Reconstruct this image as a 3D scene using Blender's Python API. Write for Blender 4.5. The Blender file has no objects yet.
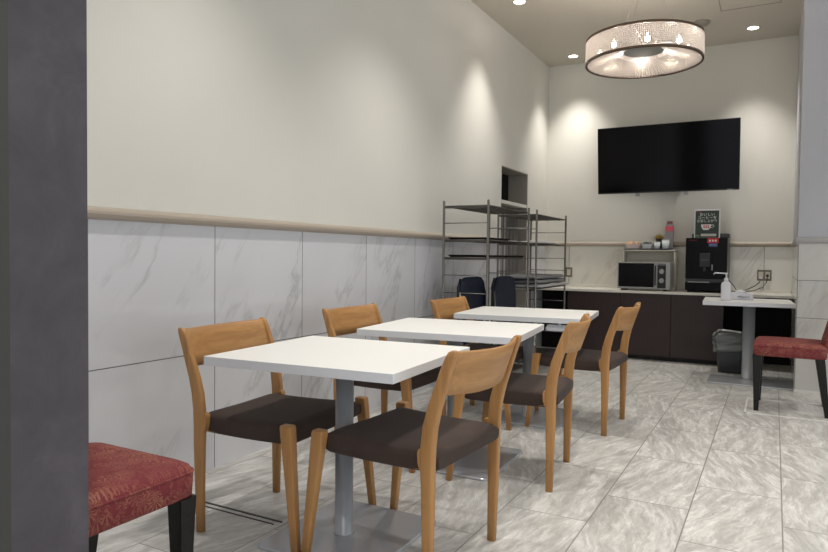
import bpy, bmesh, math, random
from mathutils import Vector, Matrix
random.seed(4)
PI = math.pi
C = bpy.context.scene.collection
sc = bpy.context.scene

# ------------------------------------------------------------------ camera
F_PX, YAW, PITCH, ROLL, H = 660.06, 0.4996, -0.0306, 0.0113, 1.0608
fw = Vector((-math.sin(YAW)*math.cos(PITCH), math.cos(YAW)*math.cos(PITCH), math.sin(PITCH)))
r0 = Vector((math.cos(YAW), math.sin(YAW), 0)); u0 = r0.cross(fw)
rt = r0*math.cos(ROLL)+u0*math.sin(ROLL); up = -r0*math.sin(ROLL)+u0*math.cos(ROLL)
cd = bpy.data.cameras.new('camera'); cam = bpy.data.objects.new('camera', cd); C.objects.link(cam)
cd.sensor_width = 36; cd.lens = F_PX/828*36; cd.clip_start = 0.05
M = Matrix((rt, up, -fw)).transposed().to_4x4(); M.translation = Vector((0, 0, H))
cam.matrix_world = M; sc.camera = cam

# ------------------------------------------------------------------ world, exposure
sc.view_settings.view_transform = 'Standard'; sc.view_settings.look = 'None'
sc.view_settings.gamma = 1; sc.view_settings.use_curve_mapping = False
sc.view_settings.exposure = 0.30
w = bpy.data.worlds.new('world'); sc.world = w; w.use_nodes = True
bg = w.node_tree.nodes['Background']
bg.inputs[0].default_value = (0.90, 0.945, 1.0, 1); bg.inputs[1].default_value = 0.98
CEIL = 3.323
XW, YB = -2.413, 7.725        # left wall and back wall planes

def spot(x, y, e, size=96, col=(1, .955, .89), r=.06):
    l = bpy.data.lights.new('downlight_lamp', 'SPOT'); l.energy = e; l.spot_size = math.radians(size)
    l.spot_blend = 1.0; l.shadow_soft_size = r; l.color = col
    o = bpy.data.objects.new('downlight_lamp', l); o.location = (x, y, CEIL-.03); C.objects.link(o); return o
for x, y in [(-2.04, 7.41), (-2.04, 5.63), (-.24, 7.285)]:      # the three seen in the ceiling, close to the walls
    spot(x, y, 86, 80)
for x, y in [(-1.55, 3.85), (-1.55, 2.07), (-1.55, .29), (-.24, 3.7), (-.24, 1.95), (-.24, .1), (1.55, 5.0), (1.55, 3.2), (1.55, 1.4)]:
    spot(x, y, 84, 100)

# ------------------------------------------------------------------ materials
def srgb(r, g, b):
    f = lambda c: (c/12.92 if c <= .04045 else ((c+.055)/1.055)**2.4)
    return (f(r/255), f(g/255), f(b/255), 1)
def mat(name, col, rough=.5, metal=0, emit=None, est=1, spec=.5, coat=0):
    m = bpy.data.materials.new(name); m.use_nodes = True
    b = m.node_tree.nodes['Principled BSDF']
    b.inputs['Base Color'].default_value = col; b.inputs['Roughness'].default_value = rough
    b.inputs['Metallic'].default_value = metal; b.inputs['Specular IOR Level'].default_value = spec
    b.inputs['Coat Weight'].default_value = coat
    if emit: b.inputs['Emission Color'].default_value = emit; b.inputs['Emission Strength'].default_value = est
    return m
class NT:
    def __init__(s, m): s.m = m; s.t = m.node_tree; s.b = s.t.nodes['Principled BSDF']
    def n(s, typ, **kw):
        x = s.t.nodes.new(typ)
        for k, v in kw.items():
            if k.startswith('i_'):
                x.inputs[k[2:]].default_value = v
            else: setattr(x, k, v)
        return x
    def l(s, a, b): s.t.links.new(a, b)
    def math(s, op, a, b=None, c=None):
        x = s.t.nodes.new('ShaderNodeMath'); x.operation = op
        for i, v in enumerate((a, b, c)):
            if v is None: continue
            if isinstance(v, (int, float)): x.inputs[i].default_value = v
            else: s.l(v, x.inputs[i])
        return x.outputs[0]
    def mix(s, f, a, b):
        x = s.t.nodes.new('ShaderNodeMix'); x.data_type = 'RGBA'
        if isinstance(f, (int, float)): x.inputs[0].default_value = f
        else: s.l(f, x.inputs[0])
        for i, v in ((6, a), (7, b)):
            if isinstance(v, tuple): x.inputs[i].default_value = v
            else: s.l(v, x.inputs[i])
        return x.outputs[2]
    def ramp(s, f, stops):
        x = s.t.nodes.new('ShaderNodeValToRGB'); e = x.color_ramp.elements
        while len(e) < len(stops): e.new(.5)
        for k, (p, c) in zip(e, stops): k.position = p; k.color = c if isinstance(c, tuple) else (c, c, c, 1)
        s.l(f, x.inputs[0]); return x.outputs[0]
    def pos(s): return s.n('ShaderNodeNewGeometry').outputs['Position']
    def obj(s): return s.n('ShaderNodeTexCoord').outputs['Object']
    def scale(s, v, sx, rot=(0, 0, 0)):
        x = s.n('ShaderNodeMapping'); x.inputs['Scale'].default_value = sx; x.inputs['Rotation'].default_value = rot
        s.l(v, x.inputs[0]); return x.outputs[0]
    def noise(s, v, sc_=5, det=4, rough=.55, dist=0, dims='3D', w=None):
        x = s.n('ShaderNodeTexNoise'); x.noise_dimensions = dims
        x.inputs['Scale'].default_value = sc_; x.inputs['Detail'].default_value = det
        x.inputs['Roughness'].default_value = rough; x.inputs['Distortion'].default_value = dist
        s.l(v, x.inputs['Vector'])
        if w is not None: s.l(w, x.inputs['W'])
        return x.outputs[0]
    def bump(s, h, st=.2, d=.01):
        x = s.n('ShaderNodeBump'); x.inputs['Strength'].default_value = st; x.inputs['Distance'].default_value = d
        s.l(h, x.inputs['Height']); s.l(x.outputs[0], s.b.inputs['Normal'])

def plaster(name, col, rough=.75, var=.05):
    m = mat(name, col, rough); t = NT(m); p = t.pos()
    n1 = t.noise(p, 1.3, 3); n2 = t.noise(p, 160, 2)
    d = tuple(c*(1-var) for c in col[:3])+(1,); l = tuple(min(1, c*(1+var)) for c in col[:3])+(1,)
    t.l(t.mix(n1, d, l), t.b.inputs['Base Color']); t.bump(n2, .25, .002); return m

def marble_tile(name, axis, a0, tw, zl, base, vein, rough=.12, seam=.0022):
    """large format marble wall tiles; axis: 0 x / 1 y is the run of the wall, zl = heights of the level seams"""
    m = mat(name, base, rough); t = NT(m)
    p = t.pos(); sp = t.n('ShaderNodeSeparateXYZ'); t.l(p, sp.inputs[0])
    run = sp.outputs[axis]; z = sp.outputs[2]
    k = t.math('DIVIDE', t.math('SUBTRACT', run, a0), tw)
    idx = t.math('FLOOR', k); fr = t.math('FRACT', k)
    g = t.math('LESS_THAN', t.math('MULTIPLY', t.math('MINIMUM', fr, t.math('SUBTRACT', 1, fr)), tw), seam)
    row = None
    for zz in zl:
        q = t.math('LESS_THAN', t.math('ABSOLUTE', t.math('SUBTRACT', z, zz)), seam)
        g = t.math('MAXIMUM', g, q)
        rr = t.math('GREATER_THAN', z, zz); row = rr if row is None else t.math('ADD', row, rr)
    wn = t.n('ShaderNodeTexWhiteNoise'); wn.noise_dimensions = '2D'
    cv = t.n('ShaderNodeCombineXYZ'); t.l(idx, cv.inputs[0]); t.l(row, cv.inputs[1]); t.l(cv.outputs[0], wn.inputs['Vector'])
    off = t.math('MULTIPLY', wn.outputs[0], 7.0)
    uv = t.n('ShaderNodeCombineXYZ'); t.l(t.math('ADD', run, off), uv.inputs[0]); t.l(z, uv.inputs[1]); t.l(off, uv.inputs[2])
    v1 = t.scale(t.scale(uv.outputs[0], (1, 1, 1), (0, 0, .52)), (1.8, .42, 1))
    n = t.noise(v1, 1.5, 6, .6, .35)
    vein_m = t.ramp(t.math('ABSOLUTE', t.math('SUBTRACT', n, .5)), [(0, 1.0), (.007, .5), (.028, 0.0)])
    brk = t.ramp(t.noise(uv.outputs[0], 1.7, 2), [(.42, 0.0), (.60, 1.0)])
    vm = t.math('MULTIPLY', vein_m, brk)
    cloud = t.ramp(t.noise(v1, .9, 4), [(.35, 0.0), (.75, 1.0)])
    c = t.mix(t.math('MULTIPLY', cloud, .16), base, vein); c = t.mix(t.math('MULTIPLY', vm, .5), c, vein)
    c = t.mix(g, c, (.10, .10, .10, 1)); t.l(c, t.b.inputs['Base Color'])
    t.l(t.math('ADD', t.math('MULTIPLY', g, .5), rough), t.b.inputs['Roughness']); return m

def floor_mat():
    m = mat('stone_floor', srgb(190, 188, 182), .32); t = NT(m); p = t.pos()
    sp = t.n('ShaderNodeSeparateXYZ'); t.l(p, sp.inputs[0]); X, Y = sp.outputs[0], sp.outputs[1]
    TW, TL = .3445, .685
    kx = t.math('DIVIDE', t.math('ADD', X, .636), TW); ix = t.math('FLOOR', kx); fx = t.math('FRACT', kx)
    odd = t.math('ABSOLUTE', t.math('MODULO', ix, 2))
    ky = t.math('ADD', t.math('DIVIDE', t.math('SUBTRACT', Y, 2.985), TL), t.math('MULTIPLY', odd, .5))
    iy = t.math('FLOOR', ky); fy = t.math('FRACT', ky)
    gx = t.math('LESS_THAN', t.math('MULTIPLY', t.math('MINIMUM', fx, t.math('SUBTRACT', 1, fx)), TW), .0025)
    gy = t.math('LESS_THAN', t.math('MULTIPLY', t.math('MINIMUM', fy, t.math('SUBTRACT', 1, fy)), TL), .0025)
    g = t.math('MAXIMUM', gx, gy)
    cv = t.n('ShaderNodeCombineXYZ'); t.l(ix, cv.inputs[0]); t.l(iy, cv.inputs[1])
    wn = t.n('ShaderNodeTexWhiteNoise'); wn.noise_dimensions = '2D'; t.l(cv.outputs[0], wn.inputs['Vector'])
    rnd = wn.outputs[0]; sp2 = t.n('ShaderNodeSeparateXYZ'); t.l(wn.outputs[1], sp2.inputs[0])
    rot = t.n('ShaderNodeVectorRotate'); rot.rotation_type = 'Z_AXIS'; t.l(p, rot.inputs['Vector'])
    t.l(t.math('ADD', .05, t.math('MULTIPLY', t.math('SUBTRACT', sp2.outputs[1], .5), .9)), rot.inputs['Angle'])
    W = t.math('MULTIPLY', rnd, 40)
    warp = t.noise(p, 4, 4, .6, 0, '4D', W)
    vv = t.n('ShaderNodeVectorMath'); vv.operation = 'ADD'; t.l(rot.outputs[0], vv.inputs[0])
    wv = t.n('ShaderNodeCombineXYZ'); t.l(t.math('MULTIPLY', warp, .12), wv.inputs[0]); t.l(wv.outputs[0], vv.inputs[1])
    st = t.scale(vv.outputs[0], (11, 2.1, 1))
    n1 = t.noise(st, 1.7, 9, .72, .35, '4D', W)
    n2 = t.noise(t.scale(vv.outputs[0], (30, 5, 1)), 1.6, 5, .65, .4, '4D', W)
    c = t.ramp(n1, [(.30, srgb(150, 149, 147)), (.43, srgb(178, 177, 174)), (.50, srgb(194, 193, 190)), (.57, srgb(228, 228, 225)), (.66, srgb(204, 203, 200)), (.8, srgb(224, 223, 220))])
    c2 = t.ramp(n2, [(.35, srgb(150, 148, 143)), (.55, srgb(195, 193, 188)), (.68, srgb(232, 231, 227))])
    c = t.mix(.48, c, c2)
    tone = t.math('ADD', .92, t.math('MULTIPLY', sp2.outputs[2], .12))
    hs = t.n('ShaderNodeHueSaturation'); t.l(c, hs.inputs['Color']); t.l(tone, hs.inputs['Value'])
    c = t.mix(g, hs.outputs[0], srgb(136, 133, 128)); t.l(c, t.b.inputs['Base Color'])
    t.l(t.math('ADD', .26, t.math('MULTIPLY', n2, .2)), t.b.inputs['Roughness']); return m

def wood(name, axis, base=(.47, .248, .088), dark=(.34, .165, .055)):
    m = mat(name, base+(1,), .42); t = NT(m); v = t.obj()
    s = [26, 26, 26]; s[axis] = 1.6
    n = t.noise(t.scale(v, tuple(s)), 1.5, 5, .6, .8)
    n2 = t.noise(t.scale(v, tuple(q*5 if i != axis else q for i, q in enumerate(s))), 1.5, 2)
    f = t.ramp(n, [(.35, 0.0), (.7, 1.0)])
    c = t.mix(f, dark+(1,), base+(1,)); c = t.mix(t.math('MULTIPLY', n2, .22), c, tuple(q*1.25 for q in base)+(1,))
    t.l(c, t.b.inputs['Base Color']); t.bump(n2, .08, .001); return m

def fabric(name, col, var=.25, rough=.9, sc_=220):
    m = mat(name, col, rough, spec=.25); t = NT(m); v = t.obj()
    n = t.noise(v, sc_, 2); n1 = t.noise(v, 12, 4)
    c = t.mix(n1, tuple(q*(1-var) for q in col[:3])+(1,), tuple(q*(1+var) for q in col[:3])+(1,))
    c = t.mix(t.math('MULTIPLY', n, .4), c, tuple(q*1.6 for q in col[:3])+(1,))
    t.l(c, t.b.inputs['Base Color']); t.bump(n, .4, .002)
    t.b.inputs['Sheen Weight'].default_value = .05; return m

def brocade():
    m = mat('red_brocade', (.25, .03, .04, 1), .7, spec=.3); t = NT(m); v = t.obj()
    vo = t.n('ShaderNodeTexVoronoi'); vo.feature = 'F1'; vo.inputs['Scale'].default_value = 24; t.l(v, vo.inputs['Vector'])
    d = vo.outputs['Distance']
    sub = t.n('ShaderNodeVectorMath'); sub.operation = 'SUBTRACT'
    sc2 = t.scale(v, (24, 24, 24)); t.l(sc2, sub.inputs[0])
    po = t.scale(vo.outputs['Position'], (24, 24, 24)); t.l(po, sub.inputs[1])
    sp = t.n('ShaderNodeSeparateXYZ'); t.l(sub.outputs[0], sp.inputs[0])
    ang = t.math('ARCTAN2', sp.outputs[1], t.math('ADD', sp.outputs[0], sp.outputs[2]))
    pet = t.math('SINE', t.math('MULTIPLY', ang, 11))
    fl = t.math('MULTIPLY', t.math('GREATER_THAN', pet, .35), t.math('LESS_THAN', d, .6))
    ln = t.ramp(t.math('ABSOLUTE', t.math('SUBTRACT', t.noise(v, 34, 3, .6, 1.2), .5)), [(.0, 1.0), (.035, 0.0)])
    f = t.math('MULTIPLY', t.math('MAXIMUM', fl, ln), t.ramp(t.noise(v, 9, 2), [(.35, .25), (.65, .95)]))
    n = t.noise(v, 300, 2)
    base = t.mix(t.noise(v, 30, 3), (.135, .016, .024, 1), (.21, .034, .040, 1))
    t.l(t.mix(t.math('MULTIPLY', f, .62), base, (.40, .20, .11, 1)), t.b.inputs['Base Color'])
    t.bump(n, .3, .002); return m

def veneer(name, col, rough=.45):
    m = mat(name, col, rough); t = NT(m); v = t.pos()
    n = t.noise(t.scale(v, (40, 40, 1.5)), 1.5, 4, .6, .3)
    t.l(t.mix(n, tuple(q*.7 for q in col[:3])+(1,), tuple(q*1.3 for q in col[:3])+(1,)), t.b.inputs['Base Color']); return m
def steel(name, col, rough=.35, metal=.9):
    m = mat(name, col, rough, metal); t = NT(m); v = t.obj()
    n = t.noise(t.scale(v, (3, 90, 90)), 2, 3)
    t.l(t.math('ADD', rough-.05, t.math('MULTIPLY', n, .12)), t.b.inputs['Roughness']); return m

M_wall = plaster('warm_plaster', srgb(219, 217, 209), .7)
M_ceil = plaster('ceiling_paint', srgb(206, 200, 188), .85, .02)
M_col = plaster('cool_column_paint', srgb(184, 185, 191), .6, .03)
M_tileL = marble_tile('marble_tile_left', 1, 2.378, .685, (.5811,), srgb(216, 217, 221), srgb(154, 153, 152), .08)
M_tileB = marble_tile('marble_tile_back', 0, -.094, .6787, (.5811,), srgb(232, 230, 222), srgb(178, 174, 165), .12)
M_tileC = marble_tile('marble_tile_column', 0, -.514, .6787, (.3, .6, .9), srgb(198, 196, 190), srgb(160, 158, 153), .12)
M_floor = floor_mat()
M_rail = plaster('rail_paint', srgb(176, 164, 150), .4, .03)
M_slate = mat('dark_slate', srgb(66, 64, 69), .6); t = NT(M_slate); v = t.pos()
t.l(t.ramp(t.noise(v, 7, 6, .65, .5), [(.3, srgb(64, 60, 66)), (.55, srgb(74, 70, 76)), (.8, srgb(88, 84, 90))]), t.b.inputs['Base Color']); t.bump(t.noise(v, 40, 4), .2, .003)
M_oakz = wood('oak_upright', 2); M_oaky = wood('oak_board', 1)
M_seat = fabric('brown_upholstery', (.050, .034, .028, 1), .3)
M_red = brocade()
M_black = mat('black_lacquer_wood', (.006, .006, .006, 1), .35, spec=.3)
M_white = mat('white_laminate', srgb(238, 238, 236), .35)
M_edge = mat('white_edge_band', srgb(222, 224, 228), .4)
M_grey = mat('grey_painted_steel', srgb(168, 171, 176), .36, .35)
M_base = mat('satin_steel_plate', srgb(182, 185, 190), .25, .35)
M_chrome = steel('rack_chrome', srgb(124, 122, 119), .3, .8)
M_shelfw = mat('rack_shelf_wire', srgb(84, 81, 76), .45, .5)
M_screen = mat('tv_screen', (.003, .003, .004, 1), .12, spec=.12)
M_bez = mat('black_plastic', (.012, .012, .013, 1), .35)
M_blackm = mat('matte_black', (.010, .009, .009, 1), .75, spec=.2)
M_silver = mat('silver_plastic', srgb(170, 170, 168), .35, .5)
M_doorw = veneer('dark_walnut_veneer', (.036, .020, .019, 1), .45)
M_kick = mat('dark_kick_board', (.012, .009, .009, 1), .6)
M_counter = mat('counter_top_white', srgb(232, 229, 220), .25)
M_navy = fabric('navy_vinyl', (.008, .012, .028, 1), .2, .6)
M_pad = fabric('grey_quilt', srgb(128, 128, 130), .12)
M_padw = fabric('pale_quilt', srgb(176, 176, 176), .1)
M_emit = mat('lamp_glow', (1, .95, .85, 1), .5, emit=(1, .93, .8, 1), est=9)
M_ring = mat('white_trim_ring', srgb(225, 222, 214), .5)
M_bronze = mat('bronze_band', srgb(120, 104, 94), .3, .8)
M_greige = mat('greige_metal', srgb(214, 209, 194), .4, .0)
M_cream = mat('cream_enamel', srgb(205, 200, 186), .35, .1)
M_wplastic = mat('white_plastic', srgb(232, 234, 240), .35)
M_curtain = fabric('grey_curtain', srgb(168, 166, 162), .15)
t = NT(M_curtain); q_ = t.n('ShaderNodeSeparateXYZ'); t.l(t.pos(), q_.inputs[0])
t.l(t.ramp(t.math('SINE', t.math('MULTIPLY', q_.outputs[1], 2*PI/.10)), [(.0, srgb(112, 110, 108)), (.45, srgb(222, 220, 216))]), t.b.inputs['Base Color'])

# ------------------------------------------------------------------ mesh helpers
def bm_new(): return bmesh.new()
def box(bm, x0, x1, y0, y1, z0, z1, mi=0, bev=0):
    vs = [bm.verts.new(p) for p in ((x0,y0,z0),(x1,y0,z0),(x1,y1,z0),(x0,y1,z0),(x0,y0,z1),(x1,y0,z1),(x1,y1,z1),(x0,y1,z1))]
    fs = [bm.faces.new([vs[i] for i in f]) for f in ((3,2,1,0),(4,5,6,7),(0,1,5,4),(1,2,6,5),(2,3,7,6),(3,0,4,7))]
    for f in fs: f.material_index = mi
    if bev:
        es = list({e for f in fs for e in f.edges})
        r = bmesh.ops.bevel(bm, geom=es, offset=bev, segments=2, profile=.5, affect='EDGES')
        for f in r['faces']: f.material_index = mi
    return vs
def loft(bm, rings, cap=True, closed=True, mi=0, smooth=True):
    vr = [[bm.verts.new(p) for p in r] for r in rings]; n = len(vr[0])
    for a, b in zip(vr, vr[1:]):
        for i in range(n if closed else n-1):
            f = bm.faces.new((a[i], a[(i+1) % n], b[(i+1) % n], b[i])); f.smooth = smooth; f.material_index = mi
    if cap and closed:
        f = bm.faces.new(vr[0][::-1]); f.material_index = mi; f = bm.faces.new(vr[-1]); f.material_index = mi
    return vr
def ring(c, r, ax='z', n=20, r2=None):
    r2 = r if r2 is None else r2; o = []
    for i in range(n):
        a = 2*PI*i/n; u, v = r*math.cos(a), r2*math.sin(a)
        o.append({'z': (c[0]+u, c[1]+v, c[2]), 'x': (c[0], c[1]+u, c[2]+v), 'y': (c[0]+u, c[1], c[2]-v)}[ax])
    return o
def lathe(bm, c, prof, n=24, mi=0, smooth=True):
    return loft(bm, [ring((c[0], c[1], c[2]+z), max(r, 1e-4), 'z', n) for r, z in prof], mi=mi, smooth=smooth)
def tube(bm, pts, r, n=8, mi=0, cyc=False):
    pts = [Vector(p) for p in pts]; rings = []
    for i, p in enumerate(pts):
        a = pts[i-1] if i > 0 else (pts[-1] if cyc else pts[0]); b = pts[(i+1) % len(pts)] if (i < len(pts)-1 or cyc) else pts[i]
        d = (b-a).normalized(); ref = Vector((0, 0, 1)) if abs(d.z) < .9 else Vector((1, 0, 0))
        u = d.cross(ref).normalized(); v = u.cross(d)
        rings.append([p+u*r*math.cos(2*PI*k/n)+v*r*math.sin(2*PI*k/n) for k in range(n)])
    if cyc: rings.append(rings[0])
    return loft(bm, rings, cap=not cyc, mi=mi)
def rrect(cx, cy, hx, hy, r, z, n=5):
    o = []
    for qx, qy, a0 in ((1, 1, 0), (-1, 1, 90), (-1, -1, 180), (1, -1, 270)):
        for k in range(n+1):
            a = math.radians(a0+90*k/n); o.append((cx+qx*(hx-r)+r*math.cos(a), cy+qy*(hy-r)+r*math.sin(a), z))
    return o
def slab(bm, cx, cy, hx, hy, z0, z1, r=.02, e=.002, mi=0):
    loft(bm, [rrect(cx, cy, hx-e, hy-e, r, z0), rrect(cx, cy, hx, hy, r, z0+e), rrect(cx, cy, hx, hy, r, z1-e), rrect(cx, cy, hx-e, hy-e, r, z1)], mi=mi, smooth=False)
def obj(name, bm, m, parent=None, label=None, smooth=False):
    me = bpy.data.meshes.new(name); bmesh.ops.recalc_face_normals(bm, faces=bm.faces[:]); bm.to_mesh(me); bm.free()
    for q in (m if isinstance(m, (list, tuple)) else [m]): me.materials.append(q)
    if smooth:
        for p in me.polygons: p.use_smooth = True
    o = bpy.data.objects.new(name, me); C.objects.link(o)
    if parent: o.parent = parent
    if label: o['label'] = label
    return o
def tag(o, label, cat, group=None, kind=None):
    if label: o['label'] = label
    if cat: o['category'] = cat
    if group: o['group'] = group
    if kind: o['kind'] = kind
    return o
def thing(name, label, cat, loc=(0, 0, 0), rz=0, group=None):
    o = bpy.data.objects.new(name, None); C.objects.link(o); o.empty_display_size = .1
    o.location = loc; o.rotation_euler = (0, 0, rz); return tag(o, label, cat, group)
def struct(name, bm, m): o = obj(name, bm, m); o['kind'] = 'structure'; return o
def copy_tree(o, parent=None):
    c = o.copy(); C.objects.link(c); c.parent = parent
    for ch in list(o.children): copy_tree(ch, c)
    return c
def dup(root, loc, rz, label, group=None):
    c = copy_tree(root); c.location = loc; c.rotation_euler = (0, 0, rz); c['label'] = label
    if group: c['group'] = group
    return c
def text(name, s, size, m, loc, rot, parent=None, depth=.0006, align='CENTER', sx=1):
    cu = bpy.data.curves.new(name, 'FONT'); cu.body = s; cu.size = size; cu.extrude = depth; cu.align_x = align; cu.align_y = 'CENTER'
    cu.resolution_u = 2
    tmp = bpy.data.objects.new(name+'_tmp', cu); C.objects.link(tmp)
    dg = bpy.context.evaluated_depsgraph_get(); me = bpy.data.meshes.new_from_object(tmp.evaluated_get(dg))
    bpy.data.objects.remove(tmp); me.name = name; me.materials.clear(); me.materials.append(m)
    o = bpy.data.objects.new(name, me); C.objects.link(o); o.location = loc; o.rotation_euler = rot; o.scale = (sx, 1, 1)
    if parent: o.parent = parent
    return o

# ------------------------------------------------------------------ the setting
b = bm_new(); box(b, -3.2, 4.2, -2.6, 8.2, -.12, 0); struct('floor', b, M_floor)
b = bm_new(); box(b, -3.2, 4.2, -2.6, 8.2, CEIL, CEIL+.12); struct('ceiling', b, M_ceil)
# left wall with a deep opening near its far end
OY0, OY1, OZ = 6.22, 7.02, 1.975
b = bm_new(); T = 1.215
def wl(y0, y1, z0, z1, mi): box(b, XW-.25, XW, y0, y1, z0, z1, mi)
wl(-2.6, OY0, 0, T, 1); wl(-2.6, OY0, T, CEIL, 0)
wl(OY1, 8.2, 0, T, 1); wl(OY1, 8.2, T, CEIL, 0); wl(OY0, OY1, OZ, CEIL, 0)
box(b, XW-.30, XW-.225, OY0-.1, OY1+.1, 0, OZ+.1, 2)  # black sheet at the back, painting in the darkness of the space beyond
box(b, XW-.222, XW-.0, OY1-.012, OY1, 0, OZ, 3); box(b, XW-.222, XW-.001, OY0, OY1-.012, OZ-.01, OZ, 3); box(b, XW-.222, XW-.001, OY0, OY0+.01, 0, OZ-.01, 3)
box(b, XW-.2, XW-.004, OY0+.012, OY1-.014, 1.60, 1.635, 0)
struct('wall_left', b, [M_wall, M_tileL, M_blackm, plaster('grey_stone_reveal', srgb(150, 145, 136), .35, .12)])
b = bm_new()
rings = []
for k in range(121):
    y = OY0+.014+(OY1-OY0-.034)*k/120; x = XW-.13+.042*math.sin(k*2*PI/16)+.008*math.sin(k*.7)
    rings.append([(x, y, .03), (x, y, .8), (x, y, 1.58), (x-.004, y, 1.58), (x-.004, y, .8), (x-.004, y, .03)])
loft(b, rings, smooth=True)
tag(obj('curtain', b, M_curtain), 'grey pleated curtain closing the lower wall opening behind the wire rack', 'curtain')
# back wall
b = bm_new(); box(b, XW, .165, YB, YB+.2, 0, T, 1); box(b, XW, .165, YB, YB+.2, T, CEIL, 0); struct('wall_back', b, [M_wall, M_tileB])
# column / return wall on the right
CX0, CY0 = .160, 6.10
b = bm_new(); box(b, CX0, 4.2, CY0, YB+.2, 0, T, 1); box(b, CX0, 4.2, CY0, YB+.2, T, CEIL, 0); struct('wall_right', b, [M_col, M_tileC])
b = bm_new()
pr = [(0, 0), (.014, .002), (.026, .010), (.032, .022), (.032, .034), (.026, .044), (.014, .051), (0, .053)]
loft(b, [[(XW+d, y, 1.193+h) for d, h in pr] for y in (-2.6, OY0)], smooth=False)
loft(b, [[(XW+d, y, 1.193+h) for d, h in pr] for y in (OY1, YB)], smooth=False); struct('trim_1', b, M_rail)
b = bm_new(); loft(b, [[(x, YB-d, 1.193+h) for d, h in pr] for x in (XW, CX0)], smooth=False); struct('trim_2', b, M_rail)
b = bm_new(); loft(b, [[(x, CY0-d*.6, 1.193+h) for d, h in pr] for x in (CX0-.014, 4.2)], smooth=False)
loft(b, [[(CX0-d*.6, y, 1.193+h) for d, h in pr] for y in (CY0-.014, YB-.03)], smooth=False); struct('trim_3', b, mat('column_rail_paint', srgb(170, 168, 168), .4))
b = bm_new(); box(b, CX0+.001, 4.2, CY0-.006, CY0, 0, .022); struct('baseboard_right', b, mat('pale_skirting', srgb(215, 213, 208), .35))
# dark slate pillar at the left edge
b = bm_new(); box(b, -1.75, -1.2, .689, .842, 0, CEIL); 
for f in b.faces:
    if f.calc_center_median().y < .69: f.material_index = 1  # the face towards the camera gets a darker, greener tone
struct('wall_near', b, [M_slate, mat('dark_side_face', srgb(58, 58, 54), .6)])
# ceiling access panel seam + floor hatches
b = bm_new()
for x0, x1, y0, y1 in ((-.485, 0, 6.19, 6.194), (-.485, 0, 6.672, 6.676), (-.485, -.481, 6.19, 6.676), (-.004, 0, 6.19, 6.676)): box(b, x0, x1, y0, y1, CEIL-.003, CEIL+.001)
struct('trim_4', b, mat('hatch_seam', srgb(120, 114, 104), .7))
b = bm_new(); box(b, -.150, .9, 5.10, 5.60, .0005, .003, 0); box(b, -.157, .9, 5.60, 5.618, .0005, .012, 1); box(b, -.162, -.150, 5.09, 5.60, .0005, .004, 1); box(b, -.162, .9, 5.09, 5.10, .0005, .004, 1)
struct('trim_5', b, [M_floor, mat('hatch_rim', srgb(228, 226, 220), .35)])
b = bm_new(); box(b, -2.12, -1.685, 2.016, 2.026, .0005, .003); box(b, -2.10, -1.70, 1.985, 1.991, .0005, .003)
struct('trim_6', b, mat('dark_floor_strip', srgb(60, 60, 62), .5))

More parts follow.
